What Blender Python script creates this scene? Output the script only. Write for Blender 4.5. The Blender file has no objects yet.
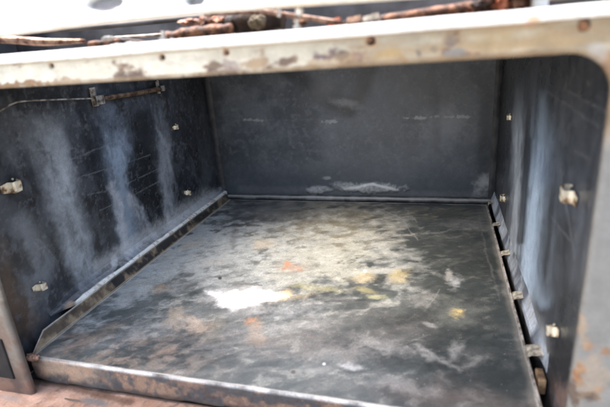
import bpy, bmesh, math
import numpy as np
from mathutils import Vector, Euler, Matrix, noise as mn

S = bpy.context.scene
COL = S.collection
rad = math.radians

# ------------------------------------------------------------ camera
CAM_LOC = Vector((0.4095, -0.3082, 0.2762))
CAM_ROT = Euler((rad(70.8564), rad(4.2022), rad(15.5415)), 'XYZ')
FPX = 460.4269                       # focal length in photo pixels (610 wide)
cd = bpy.data.cameras.new('camera')
cam = bpy.data.objects.new('camera', cd)
COL.objects.link(cam)
cam.location = CAM_LOC
cam.rotation_euler = CAM_ROT
cd.sensor_width = 36.0
cd.lens = FPX / 610 * 36
cd.clip_start = 0.01
cd.clip_end = 3000
cd.dof.use_dof = True
cd.dof.focus_distance = 0.62
cd.dof.aperture_fstop = 6.3
S.camera = cam

# ------------------------------------------------------------ light
SUN_VEC = Vector((-0.35, 0.02, 1.0))            # towards the sun
sun_el = math.asin(SUN_VEC.normalized().z)
sun_az = math.atan2(SUN_VEC.x, SUN_VEC.y)
w = bpy.data.worlds.new('World')
S.world = w
w.use_nodes = True
nt = w.node_tree
bg = nt.nodes['Background']
sky = nt.nodes.new('ShaderNodeTexSky')
sky.sky_type = 'NISHITA'
sky.sun_disc = False
sky.sun_elevation = sun_el
sky.sun_rotation = sun_az
sky.air_density = 1.3
sky.dust_density = 6.0
sky.ozone_density = 0.4
nt.links.new(sky.outputs[0], bg.inputs[0])
bg.inputs[1].default_value = 0.15
sd = bpy.data.lights.new('sun', 'SUN')
sd.energy = 0.5
sd.angle = rad(40)
sd.color = (1.0, 0.95, 0.87)
sun = bpy.data.objects.new('sun', sd)
COL.objects.link(sun)
sun.rotation_euler = SUN_VEC.to_track_quat('Z', 'Y').to_euler()

S.view_settings.view_transform = 'Standard'
S.view_settings.look = 'None'
S.view_settings.exposure = 2.35
S.view_settings.gamma = 1.0
S.view_settings.use_curve_mapping = False

# ------------------------------------------------------------ measuring helpers
RM = np.array(CAM_ROT.to_matrix())
CL = np.array(CAM_LOC)


def at(u, v, axis, val):
    """point of the plane (axis = val) that was measured at photo position (u, v)"""
    d = RM @ np.array([(u - 305) / FPX, -(v - 203.5) / FPX, -1.0])
    t = (val - CL[axis]) / d[axis]
    return Vector(CL + t * d)


def survey(V):
    q = (V - CL) @ RM
    z = np.minimum(q[:, 2], -0.02)
    return np.stack([305 + FPX * q[:, 0] / -z, 203.5 - FPX * q[:, 1] / -z], 1)


def hash2(ix, iy, seed):
    n = (ix.astype(np.int64) * 374761393 + iy.astype(np.int64) * 668265263 + seed * 1442695041) & 0x7fffffff
    n = ((n ^ (n >> 13)) * 1274126177) & 0x7fffffff
    n = n ^ (n >> 16)
    return (n & 0xffff) / 65535.0


def vnoise(x, y, seed=0):
    ix = np.floor(x); iy = np.floor(y)
    fx = x - ix; fy = y - iy
    fx = fx * fx * (3 - 2 * fx); fy = fy * fy * (3 - 2 * fy)
    a = hash2(ix, iy, seed); b = hash2(ix + 1, iy, seed)
    c = hash2(ix, iy + 1, seed); d = hash2(ix + 1, iy + 1, seed)
    return (a * (1 - fx) + b * fx) * (1 - fy) + (c * (1 - fx) + d * fx) * fy


def fbm(x, y, s=1.0, octv=5, seed=0, gain=0.55):
    t = 0; amp = 1; tot = 0
    for k in range(octv):
        t = t + amp * vnoise(x * s + 17.3 * k, y * s + 9.1 * k, seed + k * 7)
        tot += amp; amp *= gain; s *= 2.03
    return t / tot


def sstep(a, b, x):
    t = np.clip((x - a) / (b - a), 0, 1)
    return t * t * (3 - 2 * t)


class Skin:
    """colour, roughness of a measured sheet; marks are laid down one over another"""
    def __init__(self, V, u, v, base, rough=0.4, seed=0):
        self.V = V
        self.p = survey(V)
        self.u = u; self.v = v
        self.c = np.tile(np.array(base, float), (len(V), 1))
        self.r = np.full(len(V), rough, float)
        self.h = np.zeros(len(V))
        self.seed = seed
        self.n1 = fbm(u, v, 60, 5, seed) - 0.5        # cm scale
        self.n2 = fbm(u, v, 260, 4, seed + 50) - 0.5  # mm scale
        self.n3 = fbm(u, v, 18, 4, seed + 90) - 0.5
        self.w1 = fbm(u, v, 70, 4, seed + 131) - 0.5
        self.w2 = fbm(u, v, 70, 4, seed + 173) - 0.5

    def mix(self, m, col, rough=None, height=0):
        m = np.clip(m, 0, 1)
        self.c += (np.array(col) - self.c) * m[:, None]
        if rough is not None:
            self.r += (rough - self.r) * m
        self.h += height * m

    def ell(self, cx, cy, rx, ry, ang=0, soft=0.5, warp=0.5, fine=0.6, warp_px=None):
        if warp_px is None:
            warp_px = min(rx, ry) * warp * 2.2
        dx = self.p[:, 0] - cx + self.w1 * warp_px
        dy = self.p[:, 1] - cy + self.w2 * warp_px
        a = rad(ang); c_, s_ = math.cos(a), math.sin(a)
        e = np.sqrt(((dx * c_ + dy * s_) / rx) ** 2 + ((-dx * s_ + dy * c_) / ry) ** 2)
        e = e + self.n2 * fine + self.n1 * fine * 0.8
        return 1 - sstep(1 - soft, 1 + soft, e)

    def line(self, pts, w_, soft=0.6, warp_px=2.0, fine=0.5, w_end=None):
        px = self.p[:, 0] + self.w1 * warp_px; py = self.p[:, 1] + self.w2 * warp_px
        best = np.full(len(px), 1e9)
        n = len(pts) - 1
        for i in range(n):
            x0, y0 = pts[i]; x1, y1 = pts[i + 1]
            L2 = (x1 - x0) ** 2 + (y1 - y0) ** 2
            t = np.clip(((px - x0) * (x1 - x0) + (py - y0) * (y1 - y0)) / L2, 0, 1)
            d = np.hypot(px - x0 - t * (x1 - x0), py - y0 - t * (y1 - y0))
            ww = w_ if w_end is None else w_ + (w_end - w_) * (i + t) / n
            best = np.minimum(best, d / ww)
        e = best + self.n2 * fine + self.n1 * fine * 0.7
        return 1 - sstep(1 - soft, 1 + soft, e)


def poly_mask(k, pts, soft, warp=3.5):
    """inside of a polygon (photo survey positions) with a worn edge"""
    x = k.p[:, 0] + k.w1 * warp; y = k.p[:, 1] + k.w2 * warp
    d = np.full(len(x), 1e9); ins = np.zeros(len(x), bool)
    for (x0, y0), (x1, y1) in zip(pts, pts[1:] + pts[:1]):
        L2 = (x1 - x0) ** 2 + (y1 - y0) ** 2
        t = np.clip(((x - x0) * (x1 - x0) + (y - y0) * (y1 - y0)) / L2, 0, 1)
        d = np.minimum(d, np.hypot(x - x0 - t * (x1 - x0), y - y0 - t * (y1 - y0)))
        c = ((y0 > y) != (y1 > y)) & (x < (x1 - x0) * (y - y0) / (y1 - y0 + 1e-12) + x0)
        ins ^= c
    sd_ = np.where(ins, d, -d) + k.n2 * 2
    return sstep(-soft, soft, sd_)


# ------------------------------------------------------------ materials
def mat_new(name):
    m = bpy.data.materials.new(name)
    m.use_nodes = True
    return m, m.node_tree, m.node_tree.nodes['Principled BSDF']


def ramp_noise(nt, scale, lo, hi, detail=6, coord=None, stretch=None):
    tx = nt.nodes.new('ShaderNodeTexNoise')
    tx.inputs['Scale'].default_value = scale
    tx.inputs['Detail'].default_value = detail
    if coord is None:
        coord = nt.nodes.new('ShaderNodeTexCoord').outputs['Object']
    if stretch:
        mp = nt.nodes.new('ShaderNodeMapping')
        mp.inputs['Scale'].default_value = stretch
        nt.links.new(coord, mp.inputs[0]); coord = mp.outputs[0]
    nt.links.new(coord, tx.inputs['Vector'])
    mr = nt.nodes.new('ShaderNodeMapRange')
    mr.inputs[1].default_value = 0.3; mr.inputs[2].default_value = 0.7
    mr.inputs[3].default_value = lo; mr.inputs[4].default_value = hi
    nt.links.new(tx.outputs[0], mr.inputs[0])
    return mr.outputs[0], tx.outputs[0]


def skin_material(name, spec=0.5, bump=0.12, grain=(0.72, 1.28), coat=0.0, gs=900):
    """sheet metal whose colour and gloss come from the marks stored on the sheet"""
    m, nt, p = mat_new(name)
    a = nt.nodes.new('ShaderNodeAttribute'); a.attribute_name = 'marks'
    r = nt.nodes.new('ShaderNodeAttribute'); r.attribute_name = 'gloss'
    g, raw = ramp_noise(nt, gs, grain[0], grain[1])
    g2, raw2 = ramp_noise(nt, 110, 0.88, 1.12)
    mu = nt.nodes.new('ShaderNodeMath'); mu.operation = 'MULTIPLY'
    nt.links.new(g, mu.inputs[0]); nt.links.new(g2, mu.inputs[1])
    vm = nt.nodes.new('ShaderNodeVectorMath'); vm.operation = 'SCALE'
    nt.links.new(a.outputs['Color'], vm.inputs[0]); nt.links.new(mu.outputs[0], vm.inputs['Scale'])
    nt.links.new(vm.outputs[0], p.inputs['Base Color'])
    ma = nt.nodes.new('ShaderNodeMath'); ma.operation = 'MULTIPLY'
    nt.links.new(r.outputs['Fac'], ma.inputs[0]); nt.links.new(g2, ma.inputs[1])
    nt.links.new(ma.outputs[0], p.inputs['Roughness'])
    p.inputs['Specular IOR Level'].default_value = spec
    p.inputs['Coat Weight'].default_value = coat
    b = nt.nodes.new('ShaderNodeBump'); b.inputs['Strength'].default_value = bump
    b.inputs['Distance'].default_value = 0.001
    nt.links.new(raw, b.inputs['Height'])
    b2 = nt.nodes.new('ShaderNodeBump'); b2.inputs['Strength'].default_value = bump * 1.5
    b2.inputs['Distance'].default_value = 0.0012
    nt.links.new(raw2, b2.inputs['Height']); nt.links.new(b.outputs[0], b2.inputs['Normal'])
    nt.links.new(b2.outputs[0], p.inputs['Normal'])
    return m


def plain(name, c1, c2, scale=120, rough=0.5, metal=0.0, bump=0.3, c3=None):
    m, nt, p = mat_new(name)
    f, raw = ramp_noise(nt, scale, 0, 1)
    cr = nt.nodes.new('ShaderNodeValToRGB')
    cr.color_ramp.elements[0].color = (*c1, 1); cr.color_ramp.elements[1].color = (*c2, 1)
    cr.color_ramp.elements[0].position = 0.25; cr.color_ramp.elements[1].position = 0.75
    if c3:
        e = cr.color_ramp.elements.new(0.5); e.color = (*c3, 1)
    nt.links.new(f, cr.inputs[0]); nt.links.new(cr.outputs[0], p.inputs['Base Color'])
    p.inputs['Roughness'].default_value = rough
    p.inputs['Metallic'].default_value = metal
    f2, raw2 = ramp_noise(nt, scale * 5, 0, 1)
    b = nt.nodes.new('ShaderNodeBump'); b.inputs['Strength'].default_value = bump
    b.inputs['Distance'].default_value = 0.001
    nt.links.new(raw2, b.inputs['Height']); nt.links.new(b.outputs[0], p.inputs['Normal'])
    return m


M_SKIN = skin_material('dark_enamel_sheet', spec=0.5, bump=0.12, grain=(0.86, 1.14))
M_TRAY = skin_material('worn_tray_enamel', spec=0.5, bump=0.10, grain=(0.84, 1.16), gs=600)
M_FRAME = skin_material('cream_enamel', spec=0.5, bump=0.1, grain=(0.92, 1.06), gs=500)
M_CLIP = plain('tan_clip_metal', (0.18, 0.10, 0.05), (0.76, 0.70, 0.56), 130, 0.35, 0.25, 0.2, (0.66, 0.56, 0.40))
M_TAB = plain('worn_tab_metal', (0.16, 0.11, 0.08), (0.62, 0.60, 0.54), 200, 0.4, 0.2, 0.3, (0.45, 0.40, 0.32))
M_DARK = plain('sooty_metal', (0.02, 0.02, 0.022), (0.05, 0.048, 0.05), 60, 0.6)
M_CEIL = plain('rusted_ceiling', (.10, .07, .05), (.35, .30, .25), 30, .7)
M_CAVITY = plain('grey_hob_underside', (0.03, 0.031, 0.034), (0.08, 0.08, 0.085), 30, 0.55)
M_BLACK = plain('sooty_burner_iron', (0.012, 0.010, 0.010), (0.07, 0.045, 0.035), 70, 0.6, 0.0, 0.8)
M_RUST = plain('rusty_pipe', (0.025, 0.012, 0.008), (0.30, 0.15, 0.09), 150, 0.4, 0.3, 0.8, (0.10, 0.042, 0.026))
M_PINK = plain('weathered_copper_pipe', (0.16, 0.08, 0.055), (0.60, 0.42, 0.33), 140, 0.3, 0.6, 0.4)
M_COPPER = plain('orange_copper', (0.45, 0.12, 0.06), (0.80, 0.36, 0.22), 90, 0.35, 0.6, 0.3)
M_WHITE = plain('unseen_hob_white_enamel', (0.74, 0.72, 0.68), (0.82, 0.82, 0.81), 30, 0.25, 0.0, 0.05)
M_STEEL = plain('bright_screw_metal', (0.5, 0.47, 0.42), (0.8, 0.78, 0.74), 200, 0.35, 0.4, 0.2)
M_SCREW = plain('screw_rust', (.05, .022, .01), (.20, .09, .04), 300, .85, 0, .8)
M_TABS = plain('pale_tab_metal', (.36, .31, .23), (.74, .70, .61), 220, .4, .2, .3)
M_BRKT = plain('grey_bracket_metal', (.22, .19, .16), (.55, .50, .44), 150, .45, .2, .3)
M_WIRE = plain('capillary_metal', (0.16, 0.14, 0.12), (0.5, 0.46, 0.42), 120, 0.4, 0.4, 0.2)
M_BULB = plain('brown_sensor_bulb', (0.08, 0.045, 0.028), (0.24, 0.16, 0.10), 120, 0.45, 0.3, 0.3)
M_OUT = plain('outer_enamel', (0.5, 0.48, 0.42), (0.7, 0.68, 0.62), 12, 0.35)
M_GROUND = plain('pale_concrete', (0.26, 0.25, 0.23), (0.36, 0.35, 0.32), 4, 0.9)


# ------------------------------------------------------------ mesh helpers
def link(name, me, mat, parent=None):
    o = bpy.data.objects.new(name, me)
    COL.objects.link(o)
    if mat is not None and not me.materials:
        me.materials.append(mat)
    o.parent = parent
    return o


def from_bm(name, bm, mat, parent=None, smooth=False):
    me = bpy.data.meshes.new(name)
    bmesh.ops.recalc_face_normals(bm, faces=bm.faces)
    bm.to_mesh(me); bm.free()
    if smooth:
        me.shade_smooth()
    return link(name, me, mat, parent)


def grid_mesh(name, P, skin, mat, parent=None, thick=0.0, closed=False, normal=None):
    """P: (n, m, 3) array of points; skin: marks for the same points"""
    n, m = P.shape[:2]
    V = P.reshape(-1, 3)
    idx = np.arange(n * m).reshape(n, m)
    a = idx[:-1, :-1].ravel(); b = idx[1:, :-1].ravel(); c = idx[1:, 1:].ravel(); d = idx[:-1, 1:].ravel()
    F = np.stack([a, b, c, d], 1)
    if closed:
        F = np.concatenate([F, np.stack([idx[-1, :-1], idx[0, :-1], idx[0, 1:], idx[-1, 1:]], 1)])
    if normal is not None:
        f = F[0]; nn = np.cross(V[f[1]] - V[f[0]], V[f[2]] - V[f[1]])
        if nn @ np.array(normal) < 0:
            F = F[:, ::-1]
    me = bpy.data.meshes.new(name)
    me.vertices.add(len(V)); me.vertices.foreach_set('co', V.astype(np.float32).ravel())
    me.loops.add(F.size); me.loops.foreach_set('vertex_index', F.astype(np.int32).ravel())
    me.polygons.add(len(F))
    me.polygons.foreach_set('loop_start', np.arange(0, F.size, 4, dtype=np.int32))
    me.update(calc_edges=True)
    me.shade_smooth()
    ca = me.attributes.new('marks', 'FLOAT_COLOR', 'POINT')
    cc = np.concatenate([np.clip(skin.c, 0.004, 0.9), np.ones((len(V), 1))], 1)
    ca.data.foreach_set('color', cc.astype(np.float32).ravel())
    ra = me.attributes.new('gloss', 'FLOAT', 'POINT')
    ra.data.foreach_set('value', np.clip(skin.r, 0.08, 1).astype(np.float32))
    o = link(name, me, mat, parent)
    if thick:
        s = o.modifiers.new('thickness', 'SOLIDIFY'); s.thickness = thick; s.offset = -1
    return o


def add_box(bm, x0, x1, y0, y1, z0, z1, bev=0.0):
    r = bmesh.ops.create_cube(bm, size=1.0)
    for v in r['verts']:
        v.co = Vector(((x0 + x1) / 2 + v.co.x * (x1 - x0), (y0 + y1) / 2 + v.co.y * (y1 - y0), (z0 + z1) / 2 + v.co.z * (z1 - z0)))
    if bev:
        es = list({e for v in r['verts'] for e in v.link_edges})
        bmesh.ops.bevel(bm, geom=es, offset=bev, segments=2, affect='EDGES', profile=0.5)


def add_tube(bm, pts, radii, seg=14, jitter=0.0, seed=0.0, cap=True):
    pts = [Vector(p) for p in pts]
    if not hasattr(radii, '__len__'):
        radii = [radii] * len(pts)
    rings = []
    up = Vector((0.01, 0.02, 1))
    for i, p in enumerate(pts):
        t = (pts[min(i + 1, len(pts) - 1)] - pts[max(i - 1, 0)]).normalized()
        a = t.cross(up)
        if a.length < 0.1:
            a = t.cross(Vector((1, 0, 0)))
        a.normalize(); b = t.cross(a).normalized()
        ring = []
        for k in range(seg):
            an = 2 * math.pi * k / seg
            rr = radii[i]
            q = p + (a * math.cos(an) + b * math.sin(an)) * rr
            if jitter:
                rr2 = rr * (1 + jitter * mn.noise(q * 160 + Vector((seed, 0, 0))))
                q = p + (a * math.cos(an) + b * math.sin(an)) * rr2
            ring.append(bm.verts.new(q))
        rings.append(ring)
    for i in range(len(rings) - 1):
        for k in range(seg):
            bm.faces.new((rings[i][k], rings[i][(k + 1) % seg], rings[i + 1][(k + 1) % seg], rings[i + 1][k]))
    if cap:
        bm.faces.new(rings[0][::-1]); bm.faces.new(rings[-1])


def curve(pts, n=8):
    """smooth polyline through the points"""
    P = [Vector(p) for p in pts]
    P = [2 * P[0] - P[1]] + P + [2 * P[-1] - P[-2]]
    out = []
    for i in range(1, len(P) - 2):
        for k in range(n):
            t = k / n
            out.append(0.5 * ((2 * P[i]) + (-P[i - 1] + P[i + 1]) * t + (2 * P[i - 1] - 5 * P[i] + 4 * P[i + 1] - P[i + 2]) * t * t
                              + (-P[i - 1] + 3 * P[i] - 3 * P[i + 1] + P[i + 2]) * t ** 3))
    out.append(P[-2])
    return out


def tube(name, pts, r, mat, parent, seg=14, jitter=0.0, seed=0.0):
    bm = bmesh.new(); add_tube(bm, pts, r, seg, jitter, seed)
    return from_bm(name, bm, mat, parent, True)


def empty(name, loc, label, cat):
    o = bpy.data.objects.new(name, None); COL.objects.link(o)
    o.location = loc; o.empty_display_size = 0.05
    o['label'] = label; o['category'] = cat
    return o


# ------------------------------------------------------------ the setting
bm = bmesh.new()
bmesh.ops.create_grid(bm, x_segments=8, y_segments=8, size=400)
for v in bm.verts: v.co.z = -0.34
g = from_bm('ground', bm, M_GROUND)
g['kind'] = 'structure'

W, D = 0.50, 0.479
ZC = 0.272                    # oven ceiling
cooker = empty('old_cooker', (0, 0, 0), 'old rusty gas cooker with its doorless dark enamel oven standing open, cream stained front frame', 'cooker')

# ------------------------------------------------------------ left side wall
DARK = (0.012, 0.014, 0.018)


def wall_grid(axis, val, a0, a1, z0, z1, na, nz, bulge=0.0012, seed=3):
    A, Z = np.meshgrid(np.linspace(a0, a1, na), np.linspace(z0, z1, nz), indexing='ij')
    off = (fbm(A.ravel(), Z.ravel(), 9, 3, seed) - 0.5).reshape(A.shape) * bulge * 2
    edge = np.minimum(np.minimum(A - a0, a1 - A), np.minimum(Z - z0, z1 - Z)) / 0.03
    off *= np.clip(edge, 0, 1)
    P = np.zeros((na, nz, 3))
    if axis == 0:
        P[..., 0] = val + off; P[..., 1] = A
    else:
        P[..., 1] = val + off; P[..., 0] = A
    P[..., 2] = Z
    return P, A.ravel(), Z.ravel()


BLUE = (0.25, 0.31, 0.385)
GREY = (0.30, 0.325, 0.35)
ASH_AND_SHEEN = (0.55, 0.55, 0.54)
P, a, z = wall_grid(0, 0.0, -0.0295, D, -0.03, ZC, 420, 260, seed=3)
def left_wall_marks(V, a, z):
    k = Skin(V, a, z, DARK, 0.30, 11)
    k.mix(np.clip(k.n3 * 1.6 + 0.15, 0, 1) * 0.8, (0.045, 0.048, 0.055), 0.45)
    vert = fbm(a, z * 0.18, 70, 4, 21) - 0.5
    cld = fbm(a + k.w1 * .02, z * .5 + k.w2 * .02, 45, 6, 23, .62)
    k.mix(np.clip(vert * 2.0, 0, 1) * 0.5, (0.05, 0.055, 0.065))
    k.mix(sstep(.42, .70, cld) * .55, (.085, .092, .105), .5)
    k.mix(sstep(.56, .74, fbm(a, z, 160, 4, 29, .6)) * .35, (.15, .155, .165), .5)
    # vertical sheen of the glossy enamel, painted into its colour as streaks
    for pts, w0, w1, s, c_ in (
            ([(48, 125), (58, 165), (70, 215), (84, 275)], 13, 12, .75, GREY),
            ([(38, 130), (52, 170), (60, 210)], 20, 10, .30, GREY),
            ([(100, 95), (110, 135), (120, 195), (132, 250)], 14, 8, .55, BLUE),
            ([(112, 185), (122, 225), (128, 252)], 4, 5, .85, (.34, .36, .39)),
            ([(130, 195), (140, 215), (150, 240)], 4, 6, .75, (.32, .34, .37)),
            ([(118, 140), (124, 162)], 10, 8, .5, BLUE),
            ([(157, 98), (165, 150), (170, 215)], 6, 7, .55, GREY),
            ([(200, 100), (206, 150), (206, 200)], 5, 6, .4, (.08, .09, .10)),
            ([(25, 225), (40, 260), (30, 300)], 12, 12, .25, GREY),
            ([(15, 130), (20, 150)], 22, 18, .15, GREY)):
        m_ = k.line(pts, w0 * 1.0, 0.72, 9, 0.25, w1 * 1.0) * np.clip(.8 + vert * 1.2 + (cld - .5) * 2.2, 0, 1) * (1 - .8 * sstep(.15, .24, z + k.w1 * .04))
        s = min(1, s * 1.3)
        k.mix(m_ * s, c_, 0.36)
    k.mix(k.line([(95, 135), (100, 180), (112, 240)], 8, .7, 6, .7) * .5, DARK)
    k.mix(k.line([(142, 120), (150, 200)], 9, .7, 6, .5) * .75, (0.008, .009, .01), 0.3)
    k.mix(k.line([(216, 100), (221, 180)], 3, .7, 1, .4) * .75, (0.01, .012, .018), 0.3)
    k.mix(k.line([(172, 225), (182, 214), (205, 200)], 9, .8, 4, .8) * .35, ASH_AND_SHEEN)
    k.mix(k.line([(100, 265), (150, 235), (215, 198)], 7, .9, 6, .9) * .45, ASH_AND_SHEEN)
    for pts in ([(80, 177), (110, 168), (150, 155)], [(88, 195), (120, 187), (160, 168)], [(100, 210), (130, 197), (165, 178)], [(70, 160), (120, 140)],
                [(30, 150), (75, 148)], [(40, 240), (58, 262)]):
        k.mix(k.line(pts, 0.45, .8, 1.2, 2.6) * .32, (.22, .23, .24))
    k.mix(k.ell(114, 261, 3, 6, 0, .5) * .8, (.5, .5, .5))
    k.mix(k.ell(18, 308, 14, 26, -20, .8, .6, .9) * .5, (.13, .08, .045), 0.7)
    k.mix(k.ell(5, 280, 8, 40, -8, .8, .6, .9) * .35, (.14, .09, .05), 0.7)
    k.mix(sstep(0.18, .3, k.n2 + k.n1 * .5) * .3, (.16, .16, .17))

    return k


k = left_wall_marks(P.reshape(-1, 3), a, z)
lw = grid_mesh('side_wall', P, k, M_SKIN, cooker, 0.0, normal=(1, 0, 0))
lw['label'] = 'left oven side wall with pale vertical sheen painted into its colour'

# ------------------------------------------------------------ right side wall
P, a, z = wall_grid(0, W, -0.0295, D, -0.03, ZC, 420, 260, seed=8)
k = Skin(P.reshape(-1, 3), a, z, (0.018, 0.021, 0.026), 0.28, 31)
vert = fbm(a, z * 0.12, 80, 4, 61) - 0.5
cld = fbm(a + k.w1 * .02, z * .5 + k.w2 * .02, 45, 6, 63, .62)
k.mix(sstep(.42, .70, cld) * .6, (.08, .085, .095), .5)
k.mix(np.clip(vert * 2.2, 0, 1) * 0.6, (0.085, 0.09, 0.10))
k.mix(np.clip(k.n3 * 1.5, 0, 1) * .4, (.06, .062, .068))
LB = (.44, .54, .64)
for pts, w0, w1, s, c_ in (  # bluish sheen of the enamel, painted as streaks in the wall colour
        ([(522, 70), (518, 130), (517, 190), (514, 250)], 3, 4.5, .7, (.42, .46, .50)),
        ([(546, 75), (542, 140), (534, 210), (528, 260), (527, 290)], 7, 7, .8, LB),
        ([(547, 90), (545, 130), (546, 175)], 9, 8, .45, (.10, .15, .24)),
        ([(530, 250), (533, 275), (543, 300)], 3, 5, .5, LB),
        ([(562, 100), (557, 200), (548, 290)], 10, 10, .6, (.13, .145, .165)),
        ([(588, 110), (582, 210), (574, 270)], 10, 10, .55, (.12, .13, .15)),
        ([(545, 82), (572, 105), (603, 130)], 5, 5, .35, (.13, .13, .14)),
        ([(498, 240), (512, 275), (528, 312), (541, 345)], 4, 6, .5, ASH_AND_SHEEN)):
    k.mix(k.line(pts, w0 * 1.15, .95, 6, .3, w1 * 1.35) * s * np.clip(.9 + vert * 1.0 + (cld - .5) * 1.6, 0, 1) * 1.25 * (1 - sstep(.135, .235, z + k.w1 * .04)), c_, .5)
k.mix(k.line([(504, 80), (500, 150), (497, 190)], 4, .6, 1, .3) * .8, (.008, .009, .011), .3)
k.mix(k.line([(528, 140), (524, 200), (520, 240)], 4, .7, 3, .5) * .7, (.012, .013, .016), .3)
k.mix(k.line([(567, 225), (562, 270), (560, 300)], 8, .8, 5, .6) * .55, (.014, .015, .016))
k.mix(k.ell(560, 365, 14, 30, 0, .5, .5, .7) * .8, (.01, .01, .012), .5)
k.mix(k.ell(565, 400, 12, 16, 0, .6, .8, 1.1) * .5, (.22, .13, .10), .7)
for pts in ([(548, 92), (600, 128)], [(562, 88), (606, 112)], [(575, 150), (590, 160)], [(550, 215), (570, 240)], [(560, 170), (575, 260)]):
    k.mix(k.line(pts, 0.7, .8, 3, 2.4) * .3, (.24, .24, .25))
k.mix(sstep(0.2, .32, k.n2 + k.n1 * .5) * .3, (.2, .2, .2))
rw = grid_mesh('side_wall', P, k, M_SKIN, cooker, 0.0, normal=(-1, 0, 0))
rw['label'] = 'right oven side wall with bluish vertical sheen painted as streaks'

# ------------------------------------------------------------ back wall
P, a, z = wall_grid(1, D, 0.0, W, -0.03, ZC, 420, 260, bulge=0.002, seed=15)
zz = P[..., 2]; xx = P[..., 0]
# crust lumps along the foot of the wall bulge out a little
k = Skin(P.reshape(-1, 3), a, z, (0.060, 0.069, 0.080), 0.32, 71)
cld = fbm(a + k.w1 * .03, z + k.w2 * .03, 22, 6, 73, .6)
k.mix(sstep(.38, .68, cld) * .7, (.125, .135, .148), .5)
k.mix(sstep(.42, .30, cld) * .5, (.035, .04, .047), .35)
k.mix(sstep(.56, .72, fbm(a, z, 140, 4, 79, .6)) * .3, (.18, .185, .19), .5)
k.mix(1 - sstep(.03, .10, z + k.n3 * .05), (.06, .068, .08), .4)
k.mix(k.line([(285, 68), (310, 85), (335, 102), (348, 108)], 9, .7, 3, .2) * .85, (.016, .018, .021))
k.mix(k.line([(348, 108), (362, 92), (370, 68)], 7, .7, 3, .2) * .7, (.018, .02, .023))
k.mix(k.ell(346, 103, 14, 4, 15, .8, .5, .8) * .6, (.24, .24, .24))
k.mix(k.ell(322, 85, 10, 14, 0, .9, .5, .5) * .5, (.15, .155, .16))
k.mix(k.ell(448, 125, 22, 14, 0, .9, .6, .7) * .55, (.22, .23, .25))
k.mix(k.ell(420, 160, 60, 25, 0, .9, .6, .7) * .2, (.13, .14, .165))
k.mix(k.ell(250, 85, 30, 16, 0, .9, .6, .7) * .25, (.08, .085, .09))
k.mix(k.line([(432, 70), (436, 110), (437, 150)], 4, .8, 3, .4) * .35, (.022, .024, .028))
k.mix(k.line([(488, 75), (484, 190)], 7, .9, 2, .3) * .5, (.02, .022, .026))
k.mix(k.line([(214, 85), (224, 185)], 6, .9, 2, .3) * .4, (.022, .024, .028))
k.mix(k.line([(208, 121), (350, 119), (480, 117)], 1.0, .5, 2, .4) * .12, (.16, .16, .16))
for x0, x1, y_ in ((244, 262, 120), (322, 337, 122), (403, 425, 118), (430, 470, 117)):
    k.mix(k.line([(x0, y_), (x1, y_)], .9, .6, 3, 5) * .45, (.42, .42, .40))
k.mix(k.ell(483, 184, 8, 8, 0, .9, .8, 1) * .5, ASH_AND_SHEEN)
cr = np.maximum(k.ell(318, 190, 12, 3.5, 3, .4, .4, .9), k.ell(370, 188, 32, 4.5, 2, .4, .5, .9))
k.mix(cr * (0.55 + k.n2), (.5, .5, .48), .8)
k.mix(k.line([(345, 189), (372, 184), (398, 190)], 1.2, .5, 2, .8) * .8, (.6, .6, .58), .8)
k.mix(k.ell(327, 178, 4, 1.5, 0, .5) * .5, (.4, .4, .4))
k.mix(k.line([(240, 189), (300, 190), (480, 195)], 3, .8, 2, .8) * .3, (.16, .16, .16))
k.mix(sstep(0.2, .33, k.n2 + k.n1 * .4) * .3, (.15, .15, .16))
P = P.reshape(-1, 3); P[:, 1] -= cr * (0.002 + 0.002 * (k.n2 + .5)); P = P.reshape(420, 260, 3)
bw = grid_mesh('back_wall', P, k, M_SKIN, cooker, 0.0, normal=(0, -1, 0))

# rounded seam strips in the two rear corners
for x, s in ((0.0, 1), (W, -1)):
    bm = bmesh.new()
    pr = []
    for i in range(7):
        t = i / 6 * math.pi / 2
        pr.append((x + s * 0.009 * (1 - math.sin(t)), D - 0.009 * (1 - math.cos(t))))
    rows = [[bm.verts.new((px - 0, py - 0.0008, zc)) for px, py in pr] for zc in (-0.02, 0.13, ZC)]
    for r0, r1 in zip(rows, rows[1:]):
        for i in range(6):
            bm.faces.new((r0[i], r0[i + 1], r1[i + 1], r1[i]))
    from_bm('corner_seam', bm, M_DARK, cooker, True)

# ------------------------------------------------------------ oven floor support, ledges
bm = bmesh.new(); add_box(bm, -0.001, W + 0.001, -0.015, D + 0.001, -0.045, -0.032)
from_bm('oven_bottom', bm, M_DARK, cooker)


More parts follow.
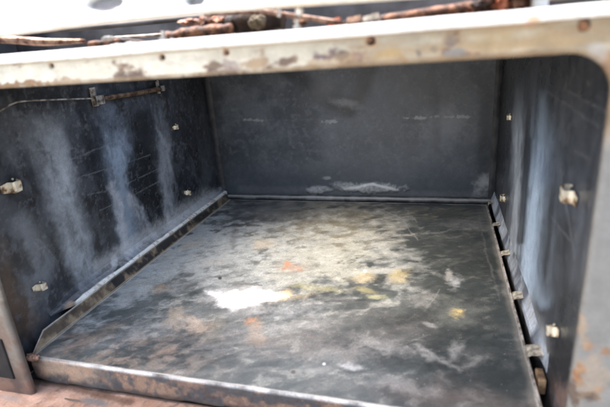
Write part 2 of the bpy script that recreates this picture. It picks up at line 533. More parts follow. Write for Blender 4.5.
def ledge(name, prof, y0, y1, n, base, seed, marks, parent=cooker, wall=0.0):
    """strip running into the oven with the given (x, z) profile"""
    m = len(prof)
    # refine the profile
    pr = []
    for (p0, p1) in zip(prof, prof[1:]):
        for t in np.linspace(0, 1, 11)[:-1]:
            pr.append((p0[0] + (p1[0] - p0[0]) * t, p0[1] + (p1[1] - p0[1]) * t))
    pr.append(prof[-1]); pr = np.array(pr)
    Y = np.linspace(y0, y1, n)
    P = np.zeros((n, len(pr), 3))
    P[..., 0] = pr[None, :, 0]; P[..., 2] = pr[None, :, 1]; P[..., 1] = Y[:, None]
    tp = sstep(y0, y0 + .045, Y)[:, None]
    P[..., 0] = wall + (P[..., 0] - wall) * (tp * .9 + .1)
    if wall == 0: P[..., 2] = .0125 + (P[..., 2] - .0125) * (.25 + .75 * tp)
    V = P.reshape(-1, 3)
    wob = (fbm(V[:, 1], V[:, 1] * 0 + seed, 25, 4, seed) - .5) * 0.0022
    V[:, 2] += wob; V[:, 0] += wob * .6
    kk = left_wall_marks(V, V[:, 1], V[:, 2]) if wall == 0 else Skin(V, V[:, 1], V[:, 0] * 2 - V[:, 2], base, .40, seed)
    marks(kk)
    o = grid_mesh(name, P, kk, M_SKIN, parent, 0.0012, normal=(0, 0, 1))
    return o


def lm(kk):
    x = kk.V[:, 0]
    y = kk.V[:, 1]
    kk.mix(sstep(.42, .62, fbm(y * .6, x * 2 - kk.V[:, 2], 110, 5, 17, .6)) * .45 * sstep(.08, .16, y), (.40, .42, .44), .5)
    e = sstep(.0078, .0096, x + kk.n1 * .002)
    kk.mix(e * .95, (.80, .79, .73), .35)
    kk.mix(e * sstep(.08, .25, kk.n2 + kk.n1) * .6, (.30, .19, .11), .8)
    kk.mix(kk.ell(195, 221, 6, 4, -30, .6) * .8, (.45, .27, .15))
    kk.mix(kk.ell(70, 310, 8, 6, -30, .6) * .8, (.50, .36, .25))


def rm(kk):
    kk.mix(np.clip(kk.n1 * 3 + .6, 0, 1) * .85, (.50, .55, .60), .4)
    kk.mix(sstep(.12, .3, kk.n2 + kk.n1) * .5, (.28, .2, .14), .8)


ledge('floor_ledge', [(-0.0015, 0.027), (0.0035, 0.0195), (0.0085, 0.0156), (0.0121, 0.0144), (0.0125, 0.0085)], 0.035, D - .004, 400, (.045, .05, .056), 5, lm, lw)
ledge('floor_ledge', [(W + 0.0005, 0.026), (W - 0.0018, 0.015), (W - 0.0036, 0.010), (W - 0.0045, 0.0085), (W - 0.005, 0.003)], 0.045, D - .004, 400, (.10, .11, .13), 6, rm, rw, W)

# back ledge
n = 400
X = np.linspace(0.006, W - 0.004, n)
prof = [(D + .001, 0.009), (D - 0.004, 0.0085), (D - 0.008, 0.0080), (D - 0.0088, 0.0072), (D - 0.0088, 0.004), (D - .0088, .001)]
P = np.zeros((n, len(prof), 3))
for j, (yy, z_) in enumerate(prof):
    P[:, j, 0] = X; P[:, j, 1] = yy; P[:, j, 2] = z_
V = P.reshape(-1, 3)
V[:, 2] += (fbm(V[:, 0], V[:, 0] * 0, 30, 4, 4) - .5) * .0015
k = Skin(V, V[:, 0], V[:, 1], (.05, .05, .052), .4, 81)
k.mix(np.clip(k.n1 * 3 + .3, 0, 1) * .6, (.26, .26, .25))
jj = np.tile(np.arange(len(prof)), n)
k.mix(((jj == 2) | (jj == 3)) * .7, (.34, .33, .31))
grid_mesh('floor_ledge', P, k, M_SKIN, bw, 0.001, normal=(0, 0, 1))


# ------------------------------------------------------------ the loose floor tray
tray = empty('oven_floor_tray', (0.25, 0.2, -0.03), 'dark metal floor tray with pale, yellow and rusty stains lying in the oven bottom', 'oven tray')


def kid(o, root=tray):
    o.parent = root
    o.matrix_parent_inverse.identity()
    o.location = -root.location
    return o


PL, PR, PF, PB = 0.0205, 0.4885, -0.0141, 0.4690
nx, ny = 560, 520
Xg, Yg = np.meshgrid(np.linspace(PL, PR, nx), np.linspace(PF, PB, ny), indexing='ij')
x_ = Xg.ravel(); y_ = Yg.ravel()
Zg = (fbm(x_, y_, 8, 3, 2) - .5) * 0.0035
eg = np.minimum(np.minimum(x_ - PL, PR - x_), np.minimum(y_ - PF, PB - y_)) / 0.04
Zg = Zg * np.clip(eg, 0, 1)
V = np.stack([x_, y_, Zg], 1)
k = Skin(V, x_, y_, (0.033, 0.037, 0.037), 0.34, 101)
px, py = k.p[:, 0], k.p[:, 1]
PALE = (.34, .335, .32)


def warped(x, y, s_, seed, amt=.5, octv=6, gain=.58):
    a_ = fbm(x, y, s_ * .8, 4, seed + 5) - .5
    b_ = fbm(x, y, s_ * .8, 4, seed + 9) - .5
    return fbm(x + a_ * amt / s_ * 3, y + b_ * amt / s_ * 3, s_, octv, seed, gain)


# clouds of wiped dirt: large soft ones, then finer ones dragged aslant across the plate
ca, sa = math.cos(rad(24)), math.sin(rad(24))
xr = x_ * ca + y_ * sa; yr_ = -x_ * sa + y_ * ca
cl1 = warped(x_, y_, 14, 401)
cl2 = warped(xr * .5, yr_ * 1.3, 42, 411)
cl3 = warped(xr * .7, yr_, 120, 421)
cl4 = warped(x_, y_, 300, 431, octv=3)
k.mix(sstep(.36, .70, cl1) * .6, (.070, .086, .084), .5)
k.mix(sstep(.44, .76, cl2) * .5, (.14, .142, .135), .5)
k.mix(sstep(.52, .78, cl3) * .4, (.17, .17, .162), .55)
k.mix(sstep(.42, .26, cl2) * .4, (.022, .024, .024), .35)
front = 1 - sstep(.0, .17, y_ + k.n3 * .16)
k.mix(front * sstep(.36, .62, cl2 * .6 + cl3 * .4) * .3 * (1 - .6 * sstep(.28, .40, x_)), (.15, .145, .135), .5)
k.mix(k.ell(110, 350, 80, 22, 8, .9, .6, .3) * sstep(.4, .6, cl3) * .5, (.26, .19, .14), .6)
k.mix(k.ell(450, 395, 60, 10, 8, .9, .8, .3) * .3, (.24, .18, .155), .6)


def cover(*els):
    c_ = np.zeros(len(x_))
    for (cx, cy, rx, ry, an, st) in els:
        c_ = np.maximum(c_, k.ell(cx, cy, rx, ry, an, .75, 1.3, .15) * st)
    return c_


mixn = cl2 * .35 + cl3 * .4 + cl1 * .25
# cold white worn enamel to the left and centre
c_ = cover((192, 245, 62, 26, -12, .85), (262, 250, 60, 24, 0, .8), (150, 272, 50, 12, -35, .65), (110, 305, 40, 8, -38, .5), (230, 275, 60, 14, 5, .55))
k.mix(sstep(.56 - c_ * .44, .92 - c_ * .44, mixn) * .85, (.35, .385, .38), .6)
# tan film towards the back
c_ = cover((330, 220, 75, 22, 3, .95), (350, 235, 60, 14, 0, .7), (420, 212, 60, 6, 3, .5))
k.mix(sstep(.56 - c_ * .44, .92 - c_ * .44, mixn) * .8, (.155, .14, .095), .5)
# creamy deposit in the middle, then grey to its right
c_ = cover((325, 255, 62, 26, 4, .95), (300, 272, 40, 12, 0, .8))
k.mix(sstep(.56 - c_ * .44, .90 - c_ * .44, mixn) * .75, (.25, .25, .20), .6)
c_ = cover((395, 262, 40, 22, 10, .75), (385, 228, 34, 16, 0, .55))
k.mix(sstep(.56 - c_ * .44, .90 - c_ * .44, mixn) * .7, (.24, .255, .25), .6)
c_ = cover((240, 252, 120, 40, 0, .9))
k.mix(c_ * sstep(.57, .70, cl4 * .5 + cl3 * .5) * .5, (.42, .44, .42), .65)
k.mix(c_ * .62, (.215, .228, .222), .45)
k.mix(c_ * sstep(.38, .30, cl3) * .2, (.10, .101, .10), .4)
k.mix(k.line([(240, 200), (236, 218), (233, 245)], 3, .8, 3, .9) * .45, (.07, .07, .07))
k.mix(k.ell(268, 212, 34, 9, 2, .8, .8, .5) * .6, (.075, .076, .075), .4)
k.mix(k.ell(390, 205, 14, 8, 0, .8, .8, .9) * .5, (.03, .03, .032), .35)
k.mix(k.ell(225, 302, 22, 9, 20, .8, .8, .9) * .5, (.045, .048, .05), .4)
k.mix(k.ell(180, 283, 20, 7, 0, .8, .8, .9) * .4, (.07, .07, .07), .4)
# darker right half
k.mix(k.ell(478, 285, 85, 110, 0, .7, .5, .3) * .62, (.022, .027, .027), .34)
k.mix(k.ell(390, 325, 90, 16, -8, .9, .6, .7) * .3, (.06, .058, .055), .4)
# smears
for cx, cy, rx, ry, an, s, c_ in (
        (300, 325, 30, 5, -4, .35, PALE), (340, 355, 40, 8, -10, .25, PALE), (285, 345, 60, 10, 5, .18, (.3, .24, .21)),
        (440, 360, 22, 4, 25, .4, PALE), (455, 352, 5, 10, 30, .35, PALE), (400, 385, 30, 6, 10, .28, PALE),
        (352, 366, 9, 3, 0, .6, (.5, .5, .5)), (320, 372, 12, 4, 0, .3, PALE), (455, 283, 6, 6, 30, .45, (.4, .42, .43)),
        (448, 275, 3, 6, 10, .5, PALE), (430, 325, 6, 2, 20, .4, PALE), (250, 330, 25, 7, 0, .2, PALE),
        (295, 310, 26, 7, -5, .35, (.24, .25, .26)), (385, 345, 30, 5, 15, .25, PALE), (470, 225, 24, 4, 5, .2, PALE),
        (125, 300, 14, 4, -30, .4, PALE), (208, 300, 12, 3, 0, .4, PALE), (470, 365, 14, 3, -20, .25, PALE),
        (420, 300, 12, 6, 0, .2, PALE), (150, 330, 45, 10, -20, .25, (.26, .25, .24))):
    k.mix(k.ell(cx, cy, rx, ry, an, .8, .9, 1.3) * s, c_, .6)
# yellow, cream and orange deposits
for cx, cy, rx, ry, an, s, c_ in (
        (293, 267, 12, 4, -5, .6, (.44, .24, .13)), (288, 264, 3, 2, 0, .8, (.50, .19, .08)), (300, 270, 3, 1.4, 0, .7, (.42, .17, .08)), (284, 269, 2, 1.2, 0, .7, (.42, .17, .08)),
        (457, 313, 16, 11, 0, .5, (.16, .17, .15)), (457, 313, 6.5, 3.6, 0, .9, (.42, .33, .14)), (460, 312, 3, 1.8, 0, .7, (.58, .44, .15)),
        (362, 277, 11, 5, 0, .8, (.46, .38, .22)), (400, 275, 9, 5, 0, .75, (.50, .42, .22)), (365, 291, 10, 2.5, 10, .7, (.40, .36, .16)),
        (322, 289, 20, 2.6, 6, .6, (.40, .38, .20)), (300, 285, 8, 2.5, 0, .6, (.35, .33, .12)), (376, 297, 8, 2, 0, .6, (.6, .58, .3)),
        (173, 316, 10, 9, -40, .75, (.46, .36, .25)), (197, 325, 12, 8, 20, .75, (.50, .38, .27)), (160, 288, 9, 4, 0, .7, (.50, .36, .22)),
        (258, 337, 9, 8, 0, .6, (.30, .22, .15)), (250, 320.5, 5, 2.6, -15, .7, (.46, .22, .11)), (255, 325, 6, 4, 0, .4, (.40, .24, .13)), (166, 352, 10, 4, -20, .4, (.35, .23, .15)),
        (262, 245, 10, 5, 0, .6, (.52, .42, .26)), (190, 245, 12, 4, -10, .55, (.50, .42, .28)), (165, 255, 8, 3, 0, .4, (.5, .42, .28)),
        (300, 296, 14, 3, -8, .5, (.40, .30, .14)), (215, 330, 8, 10, 10, .4, (.30, .27, .2)), (100, 335, 30, 4, -30, .3, (.3, .22, .15)),
        (75, 345, 30, 3, -20, .35, (.3, .2, .14)), (215, 262, 10, 3, 0, .4, (.5, .45, .38)), (280, 297, 10, 3, -15, .7, (.6, .42, .18))):
    f_ = .62 if cy < 300 else .9
    k.mix(k.ell(cx, cy, rx, ry, an, .8, 1.1, .9) * s * .75, tuple(q * f_ for q in c_), .75)
# bright patch of light and its pale surround, painted into the tray colour
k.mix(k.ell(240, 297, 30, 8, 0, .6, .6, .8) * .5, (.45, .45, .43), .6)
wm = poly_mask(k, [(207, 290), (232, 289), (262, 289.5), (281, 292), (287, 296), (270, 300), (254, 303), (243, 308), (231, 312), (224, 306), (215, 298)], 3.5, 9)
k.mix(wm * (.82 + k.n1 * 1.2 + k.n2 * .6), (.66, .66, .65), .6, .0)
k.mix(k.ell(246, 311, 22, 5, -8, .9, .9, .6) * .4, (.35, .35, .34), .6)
k.mix(k.ell(282, 295, 9, 3.5, -12, .7, .6, 1) * .6, (.6, .42, .2), .7)
# specks and scratches
spk = vnoise(x_ * 900, y_ * 900, 5)
k.mix((spk > .97) * .35, (.35, .35, .33), .7)
k.mix((vnoise(x_ * 700, y_ * 700, 9) > .96) * .6, (.015, .015, .015), .5)
for pts, w_, s in (([(372, 205), (400, 218), (418, 240)], .6, .5), ([(405, 208), (417, 222)], .6, .5), ([(285, 243), (380, 238), (430, 232)], .9, .4),
                   ([(420, 235), (470, 228)], .7, .35), ([(478, 215), (486, 250), (500, 300)], 1.2, .25), ([(330, 355), (380, 340)], .8, .3),
                   ([(380, 350), (430, 335)], .7, .3), ([(60, 350), (150, 330)], .7, .3), ([(100, 345), (300, 352)], .8, .25),
                   ([(180, 270), (230, 262)], .7, .3), ([(440, 290), (425, 310)], .6, .35), ([(120, 320), (180, 298)], .7, .35)):
    k.mix(k.line(pts, w_ * .8, .7, 4, 2.2) * s * .7, (.22, .22, .215))
k.mix(k.ell(220, 278, 2, 1.5, 0, .4, .2, .2) * .9, (.02, .015, .01)); k.mix(k.ell(365, 271, 1.5, 1.5, 0, .4, .2, .2) * .7, (.6, .6, .6))
k.mix(k.ell(293, 372, 2.5, 1.8, 0, .4, .2, .2) * .8, (.05, .03, .02)); k.mix(k.ell(324, 364, 1.6, 1.4, 0, .4, .2, .2) * .9, (.6, .6, .58))
# worn edges: bright rim all round
eb = np.minimum(np.minimum((x_ - PL) * .8, (PR - x_)), (y_ - PF) * 1.3)
k.mix((1 - sstep(.0006, .0026, eb + k.n1 * .002)) * .75, (.42, .40, .37), .35)
k.mix((1 - sstep(.001, .0045, PB - y_ + k.n1 * .004)) * .75, (.42, .41, .39), .4)
k.mix((1 - sstep(.003, .009, PR - x_ + k.n1 * .006)) * .35, (.25, .23, .2), .4)
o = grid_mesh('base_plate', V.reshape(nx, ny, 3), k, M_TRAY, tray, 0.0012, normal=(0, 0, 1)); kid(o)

# front lip: rounded nose, then turned down
n = 560
prof = [(0, 0)] + [(-0.0018 * math.sin(t), -0.0018 * (1 - math.cos(t))) for t in np.linspace(.3, math.pi / 2, 5)] + [(-0.0021, z_) for z_ in np.linspace(-.0032, -.026, 18)]
P = np.zeros((n, len(prof), 3))
Xs = np.linspace(PL - .001, PR, n)
for j, (dy, dz) in enumerate(prof):
    P[:, j, 0] = Xs; P[:, j, 1] = PF + dy; P[:, j, 2] = dz
V = P.reshape(-1, 3)
lo = np.clip(-V[:, 2] / .026, 0, 1)
V[:, 1] += (fbm(V[:, 0], V[:, 2], 22, 4, 44) - .5) * .004 * lo
V[:, 2] += (fbm(V[:, 0], V[:, 0] * 0, 40, 4, 46) - .5) * .005 * lo
k = Skin(V, V[:, 0], V[:, 2], (.045, .05, .055), .5, 141)
k.mix(sstep(-.02, .14, k.n1 + k.n3 * .4) * .85, (.15, .095, .07), .85)
k.mix(sstep(.06, .22, k.n1 + k.n2 * .6) * .7, (.22, .145, .10), .85)
k.mix(sstep(.10, .25, -k.n1 + k.n2) * .6, (.05, .03, .025), .8)
k.mix((1 - sstep(.05, .10, lo)) * np.clip(.6 + k.n1 * 2, 0, .9), (.45, .45, .44), .3)
k.mix(k.ell(60, 368, 30, 8, 10, .8, .8, 1) * .6, (.40, .28, .19), .8)
k.mix(sstep(.8, 1.0, lo + k.n1 * .4) * .8, (.03, .02, .015), .9)
o = grid_mesh('front_lip', P, k, M_TRAY, tray, 0.0012, normal=(0, -1, 0)); kid(o)

# left side flange: slopes up from the fold, cut off at an angle at the front corner
n = 420
Ys = np.linspace(PF + .001, PB, n)
m = 14
P = np.zeros((n, m, 3))
hh = np.clip((Ys - PF) / (0.026), 0.04, 1)          # the chamfer at the front
for j in range(m):
    t = j / (m - 1)
    P[:, j, 0] = PL - 0.0075 * t * hh; P[:, j, 1] = Ys; P[:, j, 2] = 0.0125 * t * hh
V = P.reshape(-1, 3)
V[:, 2] += (fbm(V[:, 1], V[:, 0], 30, 3, 12) - .5) * .0012
k = Skin(V, V[:, 1], V[:, 2], (.03, .028, .026), .4, 151)
t_ = np.tile(np.linspace(0, 1, m), n)
k.mix((V[:, 1] < .12) * .6, (.11, .075, .045), .5)
k.mix(sstep(.45, .7, fbm(V[:, 1], V[:, 2], 70, 5, 19, .6)) * .8, (.26, .19, .12), .6)
k.mix(sstep(.5, .3, fbm(V[:, 1], V[:, 2], 40, 5, 20, .6)) * .6, (.015, .014, .013), .4)
k.mix(sstep(.86, .97, t_) * (.5 + .5 * (V[:, 1] < .1)) * .8, (.46, .42, .36), .4)
k.mix((1 - sstep(.02, .13, t_)) * .8, (.45, .38, .27), .45)
o = grid_mesh('side_flange', P, k, M_TRAY, tray, 0.001, normal=(1, 0, 1)); kid(o)
o['label'] = 'left upturned edge of the tray'
# right edge: low rolled bead
pts = [Vector((PR + .0007, yy, .0004 + .0006 * mn.noise(Vector((yy * 30, 0, 0))))) for yy in np.linspace(PF, PB, 80)]
bm = bmesh.new(); add_tube(bm, pts, .0011, 8)
kid(from_bm('rolled_edge', bm, M_WIRE, tray, True))
# rusty lump where the corner seam broke open
bm = bmesh.new(); bmesh.ops.create_icosphere(bm, subdivisions=4, radius=1)
c0 = at(32, 356, 1, -.017)
for v in bm.verts:
    q = v.co.copy(); s = 1 + .35 * mn.fractal(q * 2.2, 1, 2, 4)
    v.co = c0 + Vector((q.x * .0075 * s, q.y * .0035 * s, q.z * .0038 * s - .0015))
kid(from_bm('rusty_corner', bm, plain('pink_rust', (.12, .055, .035), (.46, .28, .20), 220, .85, 0, .8), tray, True))

# ------------------------------------------------------------ shelf clips on the side walls


def make_clip(seed, lean=0.0, s=1.0):
    """bent strap: foot on the wall (towards the front), loop standing out, nub above; local +x away from the wall"""
    bm = bmesh.new()
    prof = [(.0004, -.0115), (.0006, -.0050), (.0030, -.0042), (.0062, -.0046), (.0070, -.0030), (.0068, .0032), (.0055, .0042), (.0006, .0046)]
    rows = []
    for jz in range(5):
        z_ = (jz / 4 - .5) * 0.0092 * s
        row = []
        for i, (x, y) in enumerate(prof):
            q = Vector((x * s, y * s, z_ * (.7 if i == 0 else 1)))
            q += Vector((0, 0, lean * y)) + Vector(mn.noise_vector(q * 110 + Vector((seed, 3, 7)))) * .0008
            row.append(bm.verts.new(q))
        rows.append(row)
    for r0, r1 in zip(rows, rows[1:]):
        for i in range(len(prof) - 1):
            bm.faces.new((r0[i], r0[i + 1], r1[i + 1], r1[i]))
    bmesh.ops.recalc_face_normals(bm, faces=bm.faces)
    bmesh.ops.solidify(bm, geom=bm.faces[:], thickness=0.0009)
    bmesh.ops.create_icosphere(bm, subdivisions=2, radius=.0011, matrix=Matrix.Translation((.0010, .0005, .0058 * s)))
    me = bpy.data.meshes.new('shelf_clip'); bm.to_mesh(me); bm.free()
    me.materials.append(M_CLIP)
    return me


clipmesh = [make_clip(1.0, .15, 1.1), make_clip(5.0, -.25), make_clip(9.0, .05, .9)]
for i, (u, v, side, sc, mi) in enumerate(((12, 186, 0, 1.25, 0), (40, 286, 0, 1.0, 1), (175, 127, 0, .95, 2), (187, 193, 0, .95, 1),
                                           (573, 194, 1, 1.1, 0), (556, 331, 1, 1.0, 1), (511, 117, 1, .9, 2), (505, 198, 1, .9, 0))):
    p_ = at(u, v, 0, W if side else 0.0)
    o = link('shelf_clip', clipmesh[mi], None, rw if side else lw)
    o.location = p_ + Vector((-.0006 if side else .0006, 0, 0))
    o.rotation_euler = (rad((-6, 8, 4, -5, 3, -8, 2, -3)[i]), 0, 0)
    sc *= .86
    o.scale = (-sc if side else sc, sc, sc)

# tabs bridging the slot along the right edge of the floor
for i, (x, y, wx, wy) in enumerate(((.4932, .449, .0075, .010), (.4915, .354, .0080, .009), (.4920, .258, .0085, .011), (.4932, .1565, .0095, .011), (.4935, .064, .0120, .013))):
    bm = bmesh.new()
    prof = [(wx * .62, .0026), (wx * .3, .0012), (-wx * .30, .0002), (-wx * .5, -.0008), (-wx * .56, -.0045 if i < 4 else -.007)]
    rows = [[bm.verts.new((px_, (jx / 3 - .5) * wy * 1.3 + .0006 * math.sin(i * 3 + jx + q), pz_ + .0005 * math.sin(jx * 2 + i))) for q, (px_, pz_) in enumerate(prof)] for jx in range(4)]
    for r0, r1 in zip(rows, rows[1:]):
        for q in range(len(prof) - 1):
            bm.faces.new((r0[q], r0[q + 1], r1[q + 1], r1[q]))
    bmesh.ops.solidify(bm, geom=bm.faces[:], thickness=.0009)
    o = from_bm('edge_tab', bm, M_TABS, rw)
    o.location = (x, y, .0105)
# bent stub under the front tab
bm = bmesh.new(); add_box(bm, .4925, .4985, .036, .052, -.012, .002, .0008)
from_bm('slot_plate', bm, plain('rusty_slot', (.07, .04, .02), (.30, .20, .11), 90, .7), rw)

# ------------------------------------------------------------ front frame
X0, X1, Z0, Z1, RC = 0.0315, 0.4945, -0.031, 0.2612, 0.022
OX0, OX1, OZ0, OZ1 = -0.035, 0.545, -0.060, 0.2790
FY = -0.034


def rrect(x0, x1, z0, z1, r, step=.0011):
    pts = []
    def seg(a, b):
        a = np.array(a); b = np.array(b); n_ = max(2, int(np.linalg.norm(b - a) / step))
        for i in range(n_): pts.append(a + (b - a) * i / n_)
    def arc(cx, cz, a0, a1):
        n_ = max(6, int(r * math.pi / 2 / step))
        for i in range(n_):
            t = a0 + (a1 - a0) * i / n_; pts.append(np.array([cx + r * math.cos(t), cz + r * math.sin(t)]))
    seg((x0 + r, z1), (x1 - r, z1)); arc(x1 - r, z1 - r, math.pi / 2, 0)
    seg((x1, z1 - r), (x1, z0 + .004)); seg((x1, z0 + .004), (x1, z0))
    seg((x1, z0), (x0, z0)); seg((x0, z0), (x0, z1 - r)); arc(x0 + r, z1 - r, math.pi, math.pi / 2)
    return np.array(pts)


inner = rrect(X0, X1, Z0, Z1, RC)
outer = []
for (x, z_) in inner:                       # push each inner point outwards to the frame's outer rectangle
    if z_ > Z1 - RC - 1e-6 and X0 + RC >= x:
        ang = math.atan2(z_ - (Z1 - RC), (X0 + RC) - x); t = ang / (math.pi / 2)
        q = (OX0, Z1 - RC + (OZ1 - Z1 + RC) * t * 2) if t < .5 else (OX0 + (X0 + RC - OX0) * (t - .5) * 2, OZ1)
    elif z_ > Z1 - RC - 1e-6 and x >= X1 - RC:
        ang = math.atan2(z_ - (Z1 - RC), x - (X1 - RC)); t = ang / (math.pi / 2)
        q = (OX1, Z1 - RC + (OZ1 - Z1 + RC) * t * 2) if t < .5 else (OX1 - (OX1 - X1 + RC) * (t - .5) * 2, OZ1)
    elif abs(z_ - Z1) < 1e-6: q = (x, OZ1)
    elif abs(x - X1) < 1e-6: q = (OX1, z_) if z_ > Z0 + 1e-5 else (OX1, OZ0)
    elif abs(x - X0) < 1e-6: q = (OX0, z_) if z_ > Z0 + 1e-5 else (OX0, OZ0)
    else: q = (x, OZ0)
    outer.append(q)
outer = np.array(outer)
# inward return (4 rows), rounded edge, then face rows
ts = [(-2, .0052), (-2, .0044), (-2, .0034), (-1, .0020), (-.5, .0007)]
rows = []
nrm = outer - inner; nrm /= np.linalg.norm(nrm, axis=1)[:, None]
for kind, dy in ts:
    off = {-2: 0.0, -1: 0.0003, -.5: .0010}[kind]
    rows.append(np.stack([inner[:, 0] + nrm[:, 0] * off, np.full(len(inner), FY + dy), inner[:, 1] + nrm[:, 1] * off], 1))
for t in np.linspace(0, 1, 34):
    q = inner + nrm * .0026; q = q + (outer - q) * t
    rows.append(np.stack([q[:, 0], np.full(len(inner), FY), q[:, 1]], 1))
P = np.stack(rows, 1)
V = P.reshape(-1, 3)
k = Skin(V, V[:, 0], V[:, 2], (.56, .53, .44), .35, 201)
px, py = k.p[:, 0], k.p[:, 1]
# dents and holes
V[:, 1] += (fbm(V[:, 0], V[:, 2], 14, 3, 77) - .5) * .0018
right = sstep(.22, .46, V[:, 0])
jit = k.n3 * .05
top = sstep(.215, .245, V[:, 2] + jit)
k.mix(right * .95 * top, (.20, .155, .09), .4)
k.mix(np.clip(k.n3 * 2.5, 0, 1) * .5 * (.35 + .65 * right) * top, (.36, .25, .13), .5)
k.mix(np.clip(k.n1 * 2 + .1, 0, 1) * .35 * (.3 + .7 * right) * top, (.45, .32, .18), .5)
brw = fbm(V[:, 0], V[:, 2] * 1.3, 55, 6, 205, .62)
stre = fbm(V[:, 0] * .25, V[:, 2] * 1.4, 160, 5, 207, .6)
k.mix(sstep(.45, .65, stre) * top * (.15 + .5 * right), (.26, .17, .09), .6)
k.mix(sstep(.45, .33, stre) * top * .35 * right, (.42, .38, .30), .4)
edge = 1 - sstep(.0, .008, V[:, 2] - Z1)          # rust creeps up from the lower edge
k.mix(sstep(.60, .75, brw + edge * .14 * (.5 + right)) * top * .85, (.20, .11, .055), .8)
k.mix(sstep(.68, .80, brw + edge * .16) * top * .8, (.07, .05, .045), .7)
k.mix((1 - top) * (V[:, 0] > .4) * .95, (.13, .13, .127), .45)
for cx, cy, rx, ry, s, c_ in (
        (20, 84, 28, 4, .7, (.35, .2, .1)), (60, 82, 20, 3, .45, (.45, .28, .15)), (115, 80, 30, 2.5, .35, (.5, .35, .2)),
        (215, 68, 10, 5, .6, (.26, .18, .12)), (232, 66, 10, 5, .5, (.35, .25, .22)), (260, 63, 11, 5, .6, (.42, .28, .15)), (283, 62, 10, 4, .7, (.2, .13, .09)),
        (310, 68, 20, 2.5, .5, (.30, .17, .08)), (322, 55, 11, 6, .8, (.22, .15, .14)), (340, 58, 12, 5, .8, (.16, .12, .10)), (358, 57, 9, 4, .7, (.30, .2, .17)),
        (340, 62, 40, 6, .4, (.45, .30, .16)), (385, 56, 14, 5, .6, (.50, .34, .15)), (403, 60, 8, 4, .6, (.40, .25, .12)),
        (418, 50, 5, 6, .65, (.2, .15, .11)), (435, 48, 5, 6, .55, (.24, .18, .13)), (452, 47, 7, 6, .8, (.15, .12, .14)), (458, 54, 14, 4, .6, (.26, .25, .23)),
        (470, 45, 40, 7, .35, (.42, .3, .16)), (520, 42, 50, 6, .3, (.46, .32, .16)), (460, 60, 60, 2.2, .5, (.35, .24, .12)),
        (540, 52, 40, 2, .5, (.30, .22, .13)), (500, 34, 30, 3, .3, (.52, .38, .2)), (598, 55, 10, 10, .35, (.5, .5, .48)),
        (533, 21, 7, 5, .6, (.55, .32, .18)),
        (590, 345, 7, 5, .5, (.42, .22, .10)), (582, 376, 7, 8, .7, (.30, .14, .06)), (600, 388, 9, 6, .5, (.34, .18, .09)), (592, 395, 7, 8, .8, (.08, .05, .04)),
        (584, 330, 5, 20, .4, (.45, .32, .2)), (606, 352, 6, 4, .6, (.3, .16, .08)), (596, 375, 14, 25, .3, (.45, .32, .2)),
        (576, 392, 5, 14, .6, (.1, .06, .04))):
    k.mix(k.ell(cx, cy, rx, ry, -4, .28, 1.3, 1.7) * min(1, s * 1.4), tuple(q * .62 for q in c_), .7)
low = 1 - sstep(.05, .17, V[:, 2] + jit * 1.5)
leftside = V[:, 0] < .04
k.mix((leftside * low) * .95, (.09, .075, .065), .5)
k.mix((leftside * low) * sstep(.0, .2, k.n1 + k.n2 * .5) * .7, (.13, .08, .055), .8)
k.mix((1 - sstep(-.022, .0, V[:, 2] + k.n1 * .03)) * .9 * (V[:, 0] < .3), (.15, .085, .06), .85)
k.mix((1 - sstep(-.02, .01, V[:, 2])) * sstep(0, .2, k.n1) * .8, (.06, .04, .035), .85)
k.mix(sstep(OZ1 - .0036, OZ1 - .001, V[:, 2]) * top * (.4 + k.n1), (.33, .24, .15), .6)
# edge of the opening worn to brown metal
ringrow = np.tile(np.arange(P.shape[1]), P.shape[0])
k.mix((ringrow < 6) * (.45 + k.n1) * top, (.22, .16, .10), .5)
k.mix((ringrow < 3) * .6, (.04, .035, .03), .5)
for (u, v, r_) in ((51, 66, .0016), (162, 57.5, .0016), (226, 52.5, .0016), (371, 41, .0022)):
    c0 = at(u, v, 1, FY)
    d = np.hypot(V[:, 0] - c0.x, V[:, 2] - c0.z)
    hm = 1 - sstep(r_ * .75, r_ * 1.25, d)
    V[:, 1] += np.where(ringrow > 4, hm * .005, 0)
    k.mix((1 - sstep(r_ * .8, r_ * 2.4, d + k.n2 * .002)) * .55, (.40, .20, .08), .8)
    k.mix(hm, (.09, .045, .02) if r_ > .002 else (.07, .05, .035), .9)
ff = grid_mesh('front_frame', P, k, M_FRAME, cooker, 0.0, closed=True, normal=None)
# make the face look outward
me = ff.data; me.update()
pv = me.polygons[len(me.polygons) // 2]
if me.polygons[30].normal.y > 0:
    me.flip_normals()
c0 = at(584, 25.5, 1, FY)
bm = bmesh.new()
add_tube(bm, [c0 + Vector((0, dy, 0)) for dy in (.002, -.0006, -.0014, -.0018)], [.0032, .0031, .0024, .0012], 24, .25, 3)
from_bm('rusty_screw', bm, M_SCREW, ff, True)
# dark slot low on the left stile, its shade drawn as a black box
bm = bmesh.new()
a0 = at(0, 352, 1, FY); add_box(bm, -.008, .0165, FY - .0016, FY + .002, -.012, .034, .0012)
from_bm('latch_slot_shade', bm, plain('slot_shade_black', (.004, .004, .004), (.012, .01, .01), 50, 1.0, 0, .1), ff)

